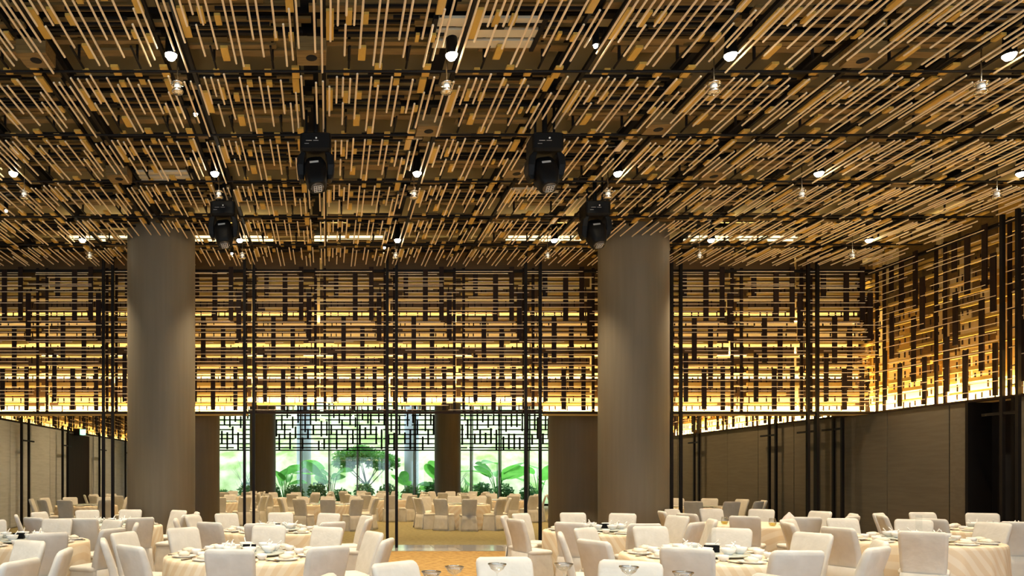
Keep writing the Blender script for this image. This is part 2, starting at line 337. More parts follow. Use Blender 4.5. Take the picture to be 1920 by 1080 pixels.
# local frame of a screen: u runs along the wall, w = depth behind the front face, z up
def screen(name, label, origin, ang, us, gap=None, lim=300, top=ZC, backing=True, style='shelf', levels=((3.13, LED_W*3), (3.85, LED_W*1.8), (4.5, LED_W*1.3), (5.3, LED_W*.8)), wash=LED_W*1.2, bottom=ZB, rows=None):
    t = empty(name, origin, ang); tag(t, label, 'screen', 'timber lattice screens')
    n = {k: 0 for k in 'rpgs'}; rest = {k: MB() for k in 'rpgs'}
    u0, u1 = min(us), max(us)+MOD
    dz = bottom-ZB
    zz = lambda z: min(z+dz*(top-z)/(top-ZB), top)
    rodl = MB().tube((-.5, 0, 0), (.5, 0, 0), .0075, n=6).mesh('rod', M['rod'])
    for ub in us:
        for (z, a, b) in (rows or S_ROWS):
            a1, b1 = max(ub+a, u0), min(ub+b, u1); w = rnd.choice((-.07, -.07, 0, .03))
            if n['r'] < lim: inst('rod', rodl, ((a1+b1)/2, w, zz(z)), t, 0, (b1-a1, 1, 1)); n['r'] += 1
            else: rest['r'].tube((a1, w, zz(z)), (b1, w, zz(z)), .0075, n=6)
        for j, (a, b, z0, z1) in enumerate(S_PLK):
            pw_ = -.055 if j % 4 else .07
            if n['p'] < lim: boxpart('upright_plank', 'dark', ub+a-.012, ub+b+.012, pw_, pw_+.03, zz(z0), zz(z1), t); n['p'] += 1
            else: rest['p'].box(ub+a-.012, ub+b+.012, pw_, pw_+.03, zz(z0), zz(z1))
        for (z0, z1) in S_GLD:
            a = ub+.08+rnd.choice((0, 0, .25)); b = ub+1.52-rnd.choice((0, 0, .3))
            if n['g'] < lim: boxpart('golden_slat', 'gold', a, b, .24, .30, zz(z0), zz(z1), t); n['g'] += 1
            else: rest['g'].box(a, b, .24, .30, zz(z0), zz(z1))
        for du in (-.10, .115): boxpart('post', 'dark', ub+du-.03, ub+du+.03, .11, .15, bottom, top, t)
        for k in range(9): boxpart('rung', 'dark', ub-.10, ub+.115, .15, .17, bottom+.2+k*.35, bottom+.22+k*.35, t)
        for (u, z0, z1) in S_STK:
            rest['s'].box(ub+u-.011, ub+u+.011, .34, .36, zz(z0), zz(z1))
    for k, nm, m in (('r', 'rod_field', 'rod'), ('p', 'plank_field', 'dark'), ('g', 'slat_field', 'gold'), ('s', 'short_stick_field', 'dark')):
        if rest[k].v: tag(rest[k].obj(nm, M[m], t), kind='stuff')
    boxpart('bottom_rail', 'dark', u0, u1, -.02, .14, bottom-.05, bottom, t)
    boxpart('top_rail', 'black', u0, u1, .02, .10, top-.12, top-.06, t)
    if backing:
        segs = [(u0, u1, bottom)] if not gap else [(u0, gap[0], bottom), (gap[0], gap[1], bottom+.27), (gap[1], u1, bottom)]
        for a, b, z in segs:
            boxpart('backing_board', 'back', a, b, .60, .66, z-.02, ZS-.05, t)
            if z == bottom: boxpart('ledge', 'back', a, b, .14, .66, bottom-.05, bottom-.01, t)
        if style == 'shelf':
            # brown boards with lit slits between them
            cuts = [(6.43, 6.47), (6.27, 6.30), (6.02, 6.07), (5.73, 5.80), (5.40, 5.47), (5.16, 5.22), (4.91, 4.98), (4.66, 4.75), (4.40, 4.47), (4.16, 4.22), (4.0, 4.06), (3.92, 3.97), (3.70, 3.76), (3.36, 3.48), (3.12, 3.27)]
            edges = [ZS-.06]
            for c0, c1 in sorted(cuts, reverse=True): edges += [zz(c1), zz(c0)]
            edges += [zz(3.11)]
            for ub in us:
                for k in range(0, len(edges)-1, 2):
                    zt, zb = edges[k], edges[k+1]
                    if gap and gap[0] < ub+.8 < gap[1] and zb < bottom+.27: continue
                    if zt-zb > .015: boxpart('brown_board', 'board', ub+.003+rnd.choice((0, 0, 0, .05)), ub+1.597-rnd.choice((0, 0, 0, .06)), .44, .47, zb, zt, t)
        else:
            # upright boards of cream and brown wood standing on the backing
            for ub in us:
                u = ub+.01
                while u < ub+1.5:
                    wd = min(rnd.choice((.14, .2, .26, .34)), ub+1.59-u); z = ZS-.06
                    while z > bottom+.5:
                        hgt = rnd.uniform(.35, 1.1); zb = max(z-hgt, bottom+.42)
                        m = rnd.choice(('gold', 'brown', 'brown', 'back')) if z > 5.2 else rnd.choice(('back', 'back', 'brown', 'gold')) if z > 4.3 else rnd.choice(('back', 'back', 'back', 'back', 'gold'))
                        d = rnd.uniform(.03, .09)
                        boxpart('upright_board', m, u, u+wd-.012, .60-d, .60, zb+.008, z, t); z = zb
                    u += wd
        for zl, pw in levels:
            for a, b, z in segs:
                if zl < z: zl2 = z+.02
                else: zl2 = zl
                boxpart('led_strip', 'led', a, b, .575, .598, zl2-.012, zl2, t)
                light('led_light', 'AREA', ((a+b)/2, .53, zl2+.01), pw*(b-a), WARM, t, (R(180-12), 0, 0), shape='RECTANGLE', size=b-a, size_y=.05)
        # front wash on the slats, from the bottom rail
        light('led_light', 'AREA', ((u0+u1)/2, .19, bottom+.03), wash*(u1-u0), WARM, t, (R(180-8), 0, 0), shape='RECTANGLE', size=u1-u0, size_y=.04)
    return t
us = [X0+MOD*c for c in range(-6, 8)]
us = [u for u in us if u+MOD < XR+.2]
sp = screen('hanging_lattice_screen', 'wide timber lattice screen hanging across the room between the columns', (0, YP, 0), 0, sorted(us, key=lambda u: abs(u-2)), gap=(-1.9, 5.1))
# right wall: u runs from the far end towards the camera side (local x -> world -y)
ysr = [MOD*c for c in range(-14, 15)]
vis = sorted([u for u in ysr if 0 <= u], key=lambda u: u)
s_r = screen('wall_lattice_screen', 'backlit timber lattice screen along the right wall', (XR, YP+.0, 0), R(-90), [MOD*c for c in range(0, 6)]+[MOD*c for c in range(-1, -14, -1)]+[MOD*c for c in range(6, 12)], lim=300, style='boards', levels=((3.13, LED_W*5.5),), wash=LED_W*.8, rows=S_ROWS[::2])
s_l = screen('wall_lattice_screen', 'pale timber lattice screen above the grey panels of the far left wall', (XL, YP+.8, 0), R(90), [MOD*c for c in range(0, 14)], lim=300, bottom=3.42, style='boards', levels=((3.44, LED_W*1.0),), wash=LED_W*.2, rows=S_ROWS[::2])
# window fret: dark open lattice without a backing
def window_fret():
    t = empty('window_fret_screen', (0, YW-.45, 0)); tag(t, 'black open fretwork screen hanging in front of the garden windows', 'screen')
    n = 0; rest = MB(); zs = [3.10, 3.24, 3.46, 3.74, 3.97, 4.24, 4.5, 4.78, 5.02, 5.3, 5.56, 5.8]
    q = random.Random(11)
    for i in range(12):
        x = -6.3+1.59*i
        for z in zs:
            a = x-(.0 if z < 3.12 else q.choice((0, .2, .45))); b = x+1.59-(.0 if z < 3.12 else q.choice((0, 0, .3, .5)))
            boxpart('fret_bar', 'black', a, b, 0, .03, z-.036, z+.036, t)
        for u in (.12, .42, .72, 1.02, 1.32):
            z0 = q.choice((3.1, 3.15, 3.4, 3.46, 3.74, 3.97)); z1 = z0+q.uniform(.5, 1.2)
            boxpart('fret_upright', 'black', x+u-.05, x+u+.05, .03, .06, z0, z1, t)
            z0 = z1+q.uniform(.15, .4)
            boxpart('fret_upright', 'black', x+u+.10, x+u+.19, .03, .06, z0, min(z0+q.uniform(.5, 1.2), 5.9), t)
        boxpart('hanger', 'black', x-.02, x+.02, 0, .04, 3.1, ZS-.4, t)
    return t
window_fret()
# steel poles, floor to ceiling, in pairs
def pole_pair(x, y, dx, label, along='x', z1=ZC+.3, arm=True, w=.085):
    t = empty('steel_pole_pair', (x, y, 0)); tag(t, label, 'pole', 'floor to ceiling steel poles')
    for s in (-1, 1):
        ox, oy = (s*dx/2, 0) if along == 'x' else (0, s*dx/2)
        boxpart('pole', 'black', ox-w/2, ox+w/2, oy-w/2, oy+w/2, 0, z1, t)
    if arm:
        if along == 'x': boxpart('tie_arm', 'black', -dx/2, dx/2+.02, -.03, .03, 2.9, 2.95, t)
        else: boxpart('tie_arm', 'black', -.02, .02, -dx/2, dx/2+.4, 2.75, 2.80, t)
    return t
for i, (x, lb) in enumerate(((-8.19, 'behind the far left edge of the room'), (-4.99, 'just left of the near left column'), (-1.79, 'in front of the leftmost window opening'), (1.45, 'in the middle of the window opening'), (4.65, 'at the right end of the window opening'), (7.9, 'just right of the near right column'), (11.0, 'under the right part of the hanging screen'))):
    pole_pair(x, YP-.12, .21 if i != 4 else .33, 'pair of dark steel poles '+lb, arm=False, w=.062)
for i, (y, lb) in enumerate(((19.2, 'nearest the hanging screen'), (22.9, 'second from the hanging screen'), (26.4, 'beside the dark recess'), (30.6, 'fourth from the hanging screen'), (34.5, 'nearest the windows'))):
    pole_pair(XL+.3, y, .55, 'pair of dark poles against the grey left wall, '+lb, 'y', 3.5, w=.07)
for i, (y, lb) in enumerate(((12.97, 'beside the dark doorway'), (17.35, 'at the end of the hanging screen'), (18.3, 'just beyond the hanging screen'), (19.9, 'third from the doorway'), (24.0, 'at the middle of the far part'), (27.2, 'nearest the right column'))):
    pole_pair(XR-.12, y, .3, 'pair of dark poles against the taupe right wall, '+lb, 'y', ZC, w=.06)

# exit sign
t = empty('exit_sign', (XL+.25, 28.2, 3.25)); tag(t, 'small lit green exit sign on the left wall beyond the screen', 'sign')
boxpart('sign_box', 'black', -.20, .03, -.22, .22, 0, .26, t); boxpart('sign_face', 'exit', .03, .04, -.20, .20, .02, .24, t); boxpart('sign_face', 'exit', -.20, .20, -.04, -.031, .02, .24, t)

# ---------------------------------------------------------------- ceiling lamps
hous = MB().lathe([(.001, .30), (.055, .30), (.07, .02), (.082, 0), (.075, -.01), (.06, .02)], 20).mesh('housing', M['fixture'], True)
stem = MB().tube((0, 0, .28), (0, 0, .62), .014, n=8).mesh('stem', M['fixture'])
bulb = MB().lathe([(.001, -.062), (.04, -.052), (.064, -.018), (.066, .015)], 20).mesh('bulb', M['bulb'], True)
bulb_s = MB().lathe([(.001, -.022), (.018, -.016), (.025, .0), (.025, .015)], 14).mesh('bulb', M['bulb'], True)
rowname = {0: 'nearest row', 1: 'middle row', 2: 'row before the screen'}
ordn = ['first', 'second', 'third', 'fourth', 'fifth', 'sixth', 'seventh']
for r, y in enumerate((8.15, 11.31, 14.49)):
    xs = [x for x in (-8.16, -4.98, -1.79, 1.41, 4.59, 7.77, 10.97) if -40 < 615+F*x/y < 1960]
    for i, x in enumerate(xs):
        t = empty('ceiling_spotlight', (x, y, ZC)); tag(t, 'lit ceiling spotlight, %s from left in the %s' % (ordn[i], rowname[r]), 'spotlight', 'ceiling spotlights')
        inst('housing', hous, (0, 0, .0), t); inst('stem', stem, (0, 0, 0), t); inst('bulb', bulb, (0, 0, 0), t)
        light('spot', 'SPOT', (0, 0, -.08), SPOT_W, (1, .84, .62), t, (0, 0, 0), spot_size=R(84), spot_blend=1.0, shadow_soft_size=.08)
# unseen lamps added for light, outside the frame and beyond the screen
for (x, y) in [(x, y) for y in (5.0,) for x in (-4.98, -1.79, 1.41, 4.59, 7.77)]+[(x, y) for y in (20.5, 25.5, 31) for x in (-7, -2.5, 2, 6.5, 11)]:
    z = ZC if y < YP else ZS-.45
    t = empty('ceiling_spotlight', (x, y, z)); tag(t, 'ceiling spotlight out of sight above the tables', 'spotlight', 'ceiling spotlights out of sight')
    inst('housing', hous, (0, 0, .0), t); inst('stem', stem, (0, 0, 0), t); inst('bulb', bulb, (0, 0, 0), t)
    light('spot', 'SPOT', (0, 0, -.08), SPOT_W*(1.0 if y < YP else 1.25), (1, .84, .62) if y < YP else (1, .74, .42), t, (0, 0, 0), spot_size=R(84 if y < YP else 110), spot_blend=1.0, shadow_soft_size=.08)
# small downlights
for i, (x, y, lb) in enumerate(((3.03, 8.09, 'between the second and third spotlights'), (-1.78, 9.62, 'below the leftmost spotlight'), (-5.9, 13.1, 'above the left edge of the screen'), (1.2, 15.2, 'near the middle of the screen'), (-2.1, 15.6, 'near the left column'))):
    t = empty('small_downlight', (x, y, ZC+.06)); tag(t, 'tiny lit downlight in the lattice ceiling '+lb, 'downlight', 'tiny downlights')
    inst('bulb', bulb_s, (0, 0, 0), t); inst('housing', hous, (0, 0, .02), t, 0, (.55, .55, .9))
    light('spot', 'SPOT', (0, 0, -.05), SMALL_W, (1, .80, .55), t, (0, 0, 0), spot_size=R(100), spot_blend=.8, shadow_soft_size=.04)
# chrome pendant heads beside the spotlights
pend = [('stem', MB().tube((0, 0, .1), (0, 0, .97), .008, n=8).mesh('stem', M['chrome'])),
        ('collar', MB().lathe([(.03, .09), (.075, .085), (.078, .075), (.03, .07)], 24).mesh('collar', M['chrome'], True)),
        ('body', MB().lathe([(.001, .10), (.035, .10), (.042, .03), (.04, 0)], 20).mesh('body', M['white'], True)),
        ('deflector', MB().lathe([(.03, .0), (.06, .01), (.072, -.012), (.06, -.032), (.001, -.036)], 24).mesh('deflector', M['chrome'], True))]
for r, y in enumerate((8.5, 11.72, 14.95)):
    for i, x in enumerate((-4.98, -1.79, 1.41, 4.59, 7.77, 10.97)):
        if not -10 < 615+F*x/y < 1930: continue
        t = empty('pendant_sprinkler', (x, y, ZC-.22)); tag(t, 'small chrome pendant head beside the %s spotlight of the %s' % (ordn[i], rowname[r]), 'sprinkler', 'chrome pendant heads')
        for nm, me in pend: inst(nm, me, (0, 0, 0), t)
# speaker boxes in the track slots
spk = MB().box(-.17, .17, -.15, .15, 0, .16).mesh('box', M['brown']); cone = MB().lathe([(.001, -.003), (.02, -.004), (.055, -.002), (.065, 0.0)], 20).mesh('cone', M['void'], True)
for i, (x, y, lb) in enumerate(((-.19, 8.25, 'above the tall left fixture'), (1.41, 10.0, 'over the middle of the room'), (3.01, 11.4, 'beside the tall right fixture'), (6.21, 8.3, 'between the right spotlights'), (-3.39, 8.3, 'near the left spotlight'), (6.21, 11.5, 'in the right middle of the ceiling'), (-3.39, 11.6, 'above the left column'), (4.6, 9.95, 'right of the tall right fixture'))):
    t = inst('ceiling_speaker', spk, (x, y, ZC+.02)); tag(t, 'dark speaker box recessed in lattice ceiling '+lb, 'speaker', 'ceiling speaker boxes'); inst('cone', cone, (0, 0, 0), t)
# cove tubes near the screen and pale air panels
for i, (a, b, lb) in enumerate(((-5.6, -4.2, 'left of the left column'), (-3.0, -1.2, 'right of the left column'), (3.9, 6.1, 'left of the right column'), (7.8, 10.2, 'right of the right column'), (-.3, 1.2, 'at the middle'))):
    t = empty('cove_lamp', ((a+b)/2, 15.45, ZC+.38)); tag(t, 'lit linear cove lamp above the lattice '+lb, 'lamp', 'linear cove lamps')
    for dy in (0, .22): inst('tube', MB().tube((-(b-a)/2, 0, 0), ((b-a)/2, 0, 0), .026, n=8).mesh('tube', M['cove']), (0, dy, 0), t)
    light('cove_light', 'AREA', (0, .1, .05), 9*(b-a), WARM, t, (R(180), 0, 0), shape='RECTANGLE', size=b-a, size_y=.05)
for i, (x, y, w, d, lb) in enumerate(((1.78, 8.08, 1.15, .6, 'top middle near the second spotlight'), (-2.7, 11.95, .9, .5, 'above the left column'), (3.6, 12.6, .9, .4, 'right of the middle'))):
    t = empty('air_diffuser', (x, y, ZC+.19)); tag(t, 'pale slotted air diffuser panel above lattice, '+lb, 'air diffuser', 'air diffuser panels')
    for k in range(3): boxpart('panel', 'pale', -w/2, w/2, -d/2+k*d/3+.02, -d/2+(k+1)*d/3-.04, 0, .03, t)
    boxpart('frame', 'black', -w/2-.05, -w/2, -d/2, d/2, -.02, .04, t); boxpart('frame', 'black', w/2, w/2+.05, -d/2, d/2, -.02, .04, t)

# ---------------------------------------------------------------- moving head stage lamps
def rounded(hx, hy, z, r, n=5):
    pts = []
    for (sx, sy, a0) in ((1, 1, 0), (-1, 1, 90), (-1, -1, 180), (1, -1, 270)):
        for k in range(n):
            a = R(a0+90*k/(n-1)); pts.append((sx*(hx-r)+r*math.cos(a), sy*(hy-r)+r*math.sin(a), z))
    return pts
def moving_head(x, y, rz, label):
    t = empty('moving_head_light', (x, y, ZC-.14), rz); tag(t, label, 'stage light', 'black moving head stage lights')
    MB().tube((0, 0, .02), (0, 0, .60), .035, n=10).tube((-.13, 0, .0), (-.13, 0, .5), .018, n=8).tube((.13, 0, 0), (.13, 0, .5), .018, n=8).obj('mount_pole', M['fixture'], t)
    MB().rings([rounded(.17, .15, .03, .04), rounded(.215, .19, 0, .05), rounded(.215, .19, -.20, .05), rounded(.18, .16, -.235, .05)]).obj('base_box', M['fixture'], t)
    f = MB().box(-.13, -.05, -.195, -.19, -.105, -.10).box(-.03, .04, -.195, -.19, -.105, -.10).box(-.15, -.09, -.195, -.19, -.145, -.141)
    f.obj('panel_marks', M['greymark'], t)
    MB().tube((.01, -.193, -.07), (.01, -.199, -.07), .012, n=10).obj('panel_button', M['white'], t)
    for s in (-1, 1):
        rows = []
        for z, w, o in ((-.21, .03, .15), (-.28, .05, .195), (-.40, .05, .21), (-.52, .045, .20), (-.58, .025, .185)):
            d = .13 if z > -.5 else .08
            rows.append([(s*o+p[0], p[1], p[2]) for p in rounded(w, d, z, .02)])
        MB().rings(rows).obj('yoke_arm', M['fixture'], t)
    h = MB(); rows = []
    for k, (d, r) in enumerate(((-.20, .06), (-.17, .12), (-.05, .155), (.08, .155), (.20, .13), (.27, .11), (.28, .10))):
        rows.append([(p[0], p[1], -d) for p in rounded(r, r, 0, r*.55)])
    h.rings(rows)
    ho = h.obj('head', M['fixture'], t, True, (0, -.02, -.47)); ho.rotation_euler = (R(-24), R(-6), 0)
    inst('lens', MB().lathe([(.001, -.293), (.085, -.286), (.092, -.28)], 20).mesh('lens', M['lens'], True), (0, 0, 0), ho)
    mk = MB()
    for k in range(4):
        mk.box(-.05+k*.033, -.04+k*.033, -.05, .05, -.297, -.294); mk.box(-.05, .05, -.05+k*.033, -.04+k*.033, -.297, -.294)
    mk.obj('lens_emblem', M['greymark'], ho)
    MB().box(-.07, .05, -.163, -.157, .02, .05).obj('tail_label', M['greymark'], ho)
moving_head(-.17, 9.9, 0, 'large black moving head stage light hanging left of centre')
moving_head(3.0, 9.9, 0, 'large black moving head stage light hanging right of centre')
moving_head(-1.79, 12.3, 0, 'black moving head stage light beside the near left column')
moving_head(4.59, 12.3, 0, 'black moving head stage light beside the near right column')

# ---------------------------------------------------------------- chair
def chair_meshes():
    # backrest: rounded sections along an S curve; front is +y
    rows = []; prof = [(.40, -.165, .205, .05), (.48, -.17, .212, .048), (.56, -.185, .218, .045), (.66, -.205, .222, .042), (.76, -.235, .226, .040), (.85, -.265, .230, .038), (.92, -.287, .230, .036), (.950, -.297, .220, .030), (.967, -.302, .195, .018)]
    for z, y, hw, th in prof:
        row = []
        for p in rounded(hw, th, 0, min(th, .035), 4):
            bow = .025*(p[0]/hw)**2
            row.append((p[0], y+p[1]+bow, z+.004*math.sin(p[0]*17+z*9)))
        rows.append(row)
    back = MB().rings(rows).mesh('backrest', M['cover'], True)
    rows = []
    for z, hx, hy in ((.425, .222, .200), (.445, .236, .212), (.475, .236, .212), (.492, .222, .198), (.50, .17, .15)):
        rows.append([(p[0], p[1]+.03, p[2]) for p in rounded(hx, hy, z, .05, 5)])
    seat = MB().rings(rows).mesh('seat', M['cover'], True)
    # skirt falling from the seat edge to the floor, gathered in folds
    rows = []; N = 72
    base = rounded(.225, .208, 0, .05, N//4)
    for k, (z, g) in enumerate(((.455, 0), (.36, .2), (.25, .45), (.12, .75), (.004, 1.0))):
        row = []
        for i, p in enumerate(base):
            t = 2*math.pi*i/len(base); d = Vector((p[0], p[1], 0)).normalized()
            fold = .016*g*math.sin(t*13+.6*math.sin(t*3))+.010*g*math.sin(t*23+1.3)
            out = .035*g+fold
            x, y = p[0]+d.x*out, p[1]+d.y*out+.02
            if p[1] < -.2: y -= .03*(1-g)*0+.0
            row.append((x, y, z))
        rows.append(row)
    skirt = MB().rings(rows, True, False).mesh('skirt', M['cover'], True)
    # back panel of the cover that falls from the backrest to the floor
    rows = []
    for z, y, hw in ((.46, -.215, .212), (.34, -.222, .220), (.2, -.238, .232), (.08, -.252, .245), (.004, -.262, .252)):
        row = []
        for k in range(13):
            u = -1+2*k/12; row.append((u*hw, y-.012*(1-u*u)-.010*math.sin(u*9)*(.46-z)*2, z))
        row2 = [(p[0], p[1]+.02, p[2]) for p in reversed(row)]
        rows.append(row+row2)
    panel = MB().rings(rows).mesh('back_panel', M['cover'], True)
    return back, seat, skirt, panel
CB, CS, CK, CP = chair_meshes()
POS = ['nearest', 'near right', 'right front', 'right rear', 'far right', 'farthest', 'far left', 'left rear', 'left front', 'near left']
def chair(x, y, rz, label, group):
    t = empty('banquet_chair', (x, y, 0), rz); tag(t, label, 'chair', group)
    inst('backrest', CB, (0, 0, 0), t); inst('seat', CS, (0, 0, 0), t); inst('skirt', CK, (0, 0, 0), t); inst('back_panel', CP, (0, 0, 0), t)
    return t
TR = .9
tabt = MB().lathe([(.001, .70), (.88, .70), (.895, .715), (.88, .735), (.001, .735)], 48).mesh('tabletop', M['bark'], True)
tabl = MB().lathe([(.30, 0), (.28, .03), (.06, .06), (.06, .69)], 24).mesh('pedestal', M['black'], True)
def cloth_mesh():
    prof = [(.001, .752), (.5, .752), (.86, .752), (.892, .748), (.905, .735), (.91, .70), (.915, .55), (.918, .35), (.925, .15), (.93, .006)]
    def fn(r, z, t, j):
        if z > .74: return r
        g = (.75-z)/.75
        return r+g*(.020*math.sin(t*17+.8*math.sin(t*3))+.010*math.sin(t*29+2))
    return MB().lathe(prof, 144, fn=fn).mesh('tablecloth', M['cloth'], True)
CLOTH = cloth_mesh()
susan = MB().lathe([(.001, .79), (.40, .79), (.412, .785), (.412, .777), (.40, .772), (.09, .772), (.09, .753)], 48).mesh('turntable', M['susan'], True)
plate = MB().lathe([(.001, .006), (.07, .006), (.10, .016), (.13, .022), (.131, .018), (.09, .0), (.001, .0)], 28).mesh('plate', M['white'], True)
cup = MB().lathe([(.001, .008), (.028, .008), (.046, .03), (.054, .062), (.057, .062), (.05, .026), (.03, .0), (.001, .0)], 22).mesh('cup', M['white'], True)
bowl = MB().lathe([(.001, .012), (.03, .012), (.058, .035), (.074, .07), (.077, .07), (.063, .03), (.036, .006), (.036, .0), (.001, .0)], 24).mesh('bowl', M['white'], True)
spoon = MB().tube((.02, 0, .05), (.085, 0, .115), .006, .007, 8).tube((.0, 0, .035), (.03, 0, .05), .014, .008, 8).mesh('spoon', M['white'], True)
chop = MB().tube((-.008, -.12, .006), (-.006, .12, .006), .0045, .003, 6).tube((.008, -.12, .006), (.006, .12, .006), .0045, .003, 6).mesh('chopsticks', M['chop'])
rest_ = MB().box(-.03, .03, -.01, .01, 0, .004).mesh('rest', M['silver'])
fold = MB(); fold.rings([[(-.05, -.06, .0), (.06, -.05, 0), (.05, .06, 0), (-.06, .05, 0)], [(-.06, -.055, .02), (.055, -.06, .025), (.06, .05, .02), (-.05, .06, .03)], [(-.02, -.02, .042), (.03, -.01, .04), (.01, .03, .046), (-.02, .02, .044)]])
fold = fold.mesh('napkin', M['creamnap'], True)
standb = MB().box(-.07, .07, -.03, .03, 0, .075).mesh('holder', M['fixture'])
acry = MB().box(-.045, .045, -.004, .004, .03, .30).mesh('acrylic_blade', M['acrylic'])
rosette = MB().lathe([(.001, .05), (.03, .045), (.05, .02), (.045, 0)], 12, fn=lambda r, z, t, j: r*(1+.2*math.sin(6*t+j))).mesh('rosette', M['bark'], True)
goblet = MB().lathe([(.001, .004), (.036, .003), (.036, .0), (.006, .008), (.004, .02), (.004, .16), (.008, .175), (.04, .195), (.058, .225), (.0565, .225), (.038, .198), (.001, .180)], 24).mesh('glass', M['glass'], True)
rimm = MB().lathe([(.056, .222), (.0595, .222), (.0595, .2285), (.056, .2285), (.056, .222)], 24).mesh('rim', M['silver'], True)
tumb = MB().lathe([(.001, .0), (.03, .0), (.046, .03), (.048, .06), (.038, .11), (.0365, .11), (.046, .06), (.044, .03), (.001, .006)], 22).mesh('glass', M['glass'], True)
drink = MB().lathe([(.001, .007), (.029, .007), (.043, .03), (.044, .045), (.001, .045)], 20).mesh('drink', M['yellow'], True)
def peak(n=8, s=1):
    m = MB(); rows = []
    for z, r in ((0, .085), (.05, .075), (.10, .05), (.14, .022), (.165, .006)):
        rows.append([(s*r*(1+.28*math.cos(k*math.pi))*math.cos(2*math.pi*k/n+.3), s*r*(1+.28*math.cos(k*math.pi))*math.sin(2*math.pi*k/n+.3), s*z) for k in range(n)])
    return m.rings(rows).mesh('napkin', M['napkin'])
PEAK = peak()

# key: centre x, y, phrase, kind of setting, chair indices left out, overrides {index: (dx, dy)}
TABLES = [
 ('T0', -3.85, 5.95, 'cropped table in the bottom left corner', '', (0, 1, 9, 8, 7), {}),
 ('T1', -4.1, 9.45, 'left edge table before the left column', 'full', (9, 8), {}),
 ('T2', -.88, 7.85, 'nearest table left of the aisle', 'full', (), {}),
 ('T3', -.85, 11.40, 'second table left of the aisle', 'full', (), {}),
 ('T4', -3.85, 12.62, 'table touching the left column', 'full', (), {5: (-.1, -.05)}),
 ('T5', 1.43, 4.15, 'bottom centre table with stemmed glasses', 'glass', (0, 1, 9, 2, 8), {}),
 ('T6', 4.35, 11.35, 'table before the right column', 'full', (), {}),
 ('T7', 4.13, 7.75, 'nearest table right of the aisle', 'full', (), {}),
 ('T8', 7.75, 13.0, 'table with yellow drinks', 'drinks', (), {}),
 ('T9', 7.90, 9.60, 'right table with the clear acrylic stand', 'full', (0, 1, 2), {}),
 ('T10', 10.75, 11.5, 'table at the right edge near doorway', 'full', (2, 3), {}),
 ('F1', 4.2, 22.6, 'beyond-screen table right of the aisle', 'far', (), {}),
 ('F2', 0.0, 22.4, 'beyond-screen table behind the aisle poles', 'far', (), {}),
 ('F3', -7.3, 21.6, 'beyond-screen table by the grey wall', 'far', (), {}),
 ('F4', 10.6, 20.3, 'beyond-screen table by the taupe wall', 'far', (), {}),
 ('F5', -3.6, 24.6, 'beyond-screen table between column and poles', 'far', (), {}),
 ('F6', 2.2, 27.0, 'middle table near the windows', 'far', (), {}),
 ('F7', -1.4, 29.0, 'window table left of middle', 'far', (), {}),
 ('F8', 6.4, 26.4, 'window table behind right poles', 'far', (), {}),
 ('F9', 5.6, 31.0, 'window table under the bright panes', 'far', (), {}),
 ('F10', -7.4, 26.4, 'far left table beside the recess', 'far', (), {}),
 ('F11', 1.6, 32.2, 'last table before the garden', 'far', (), {}),
 ('F12', -4.4, 32.0, 'last table at the left windows', 'far', (), {}),
 ('F13', 9.6, 26.0, 'far table by the taupe wall windows', 'far', (), {}),
]
RS = 1.25
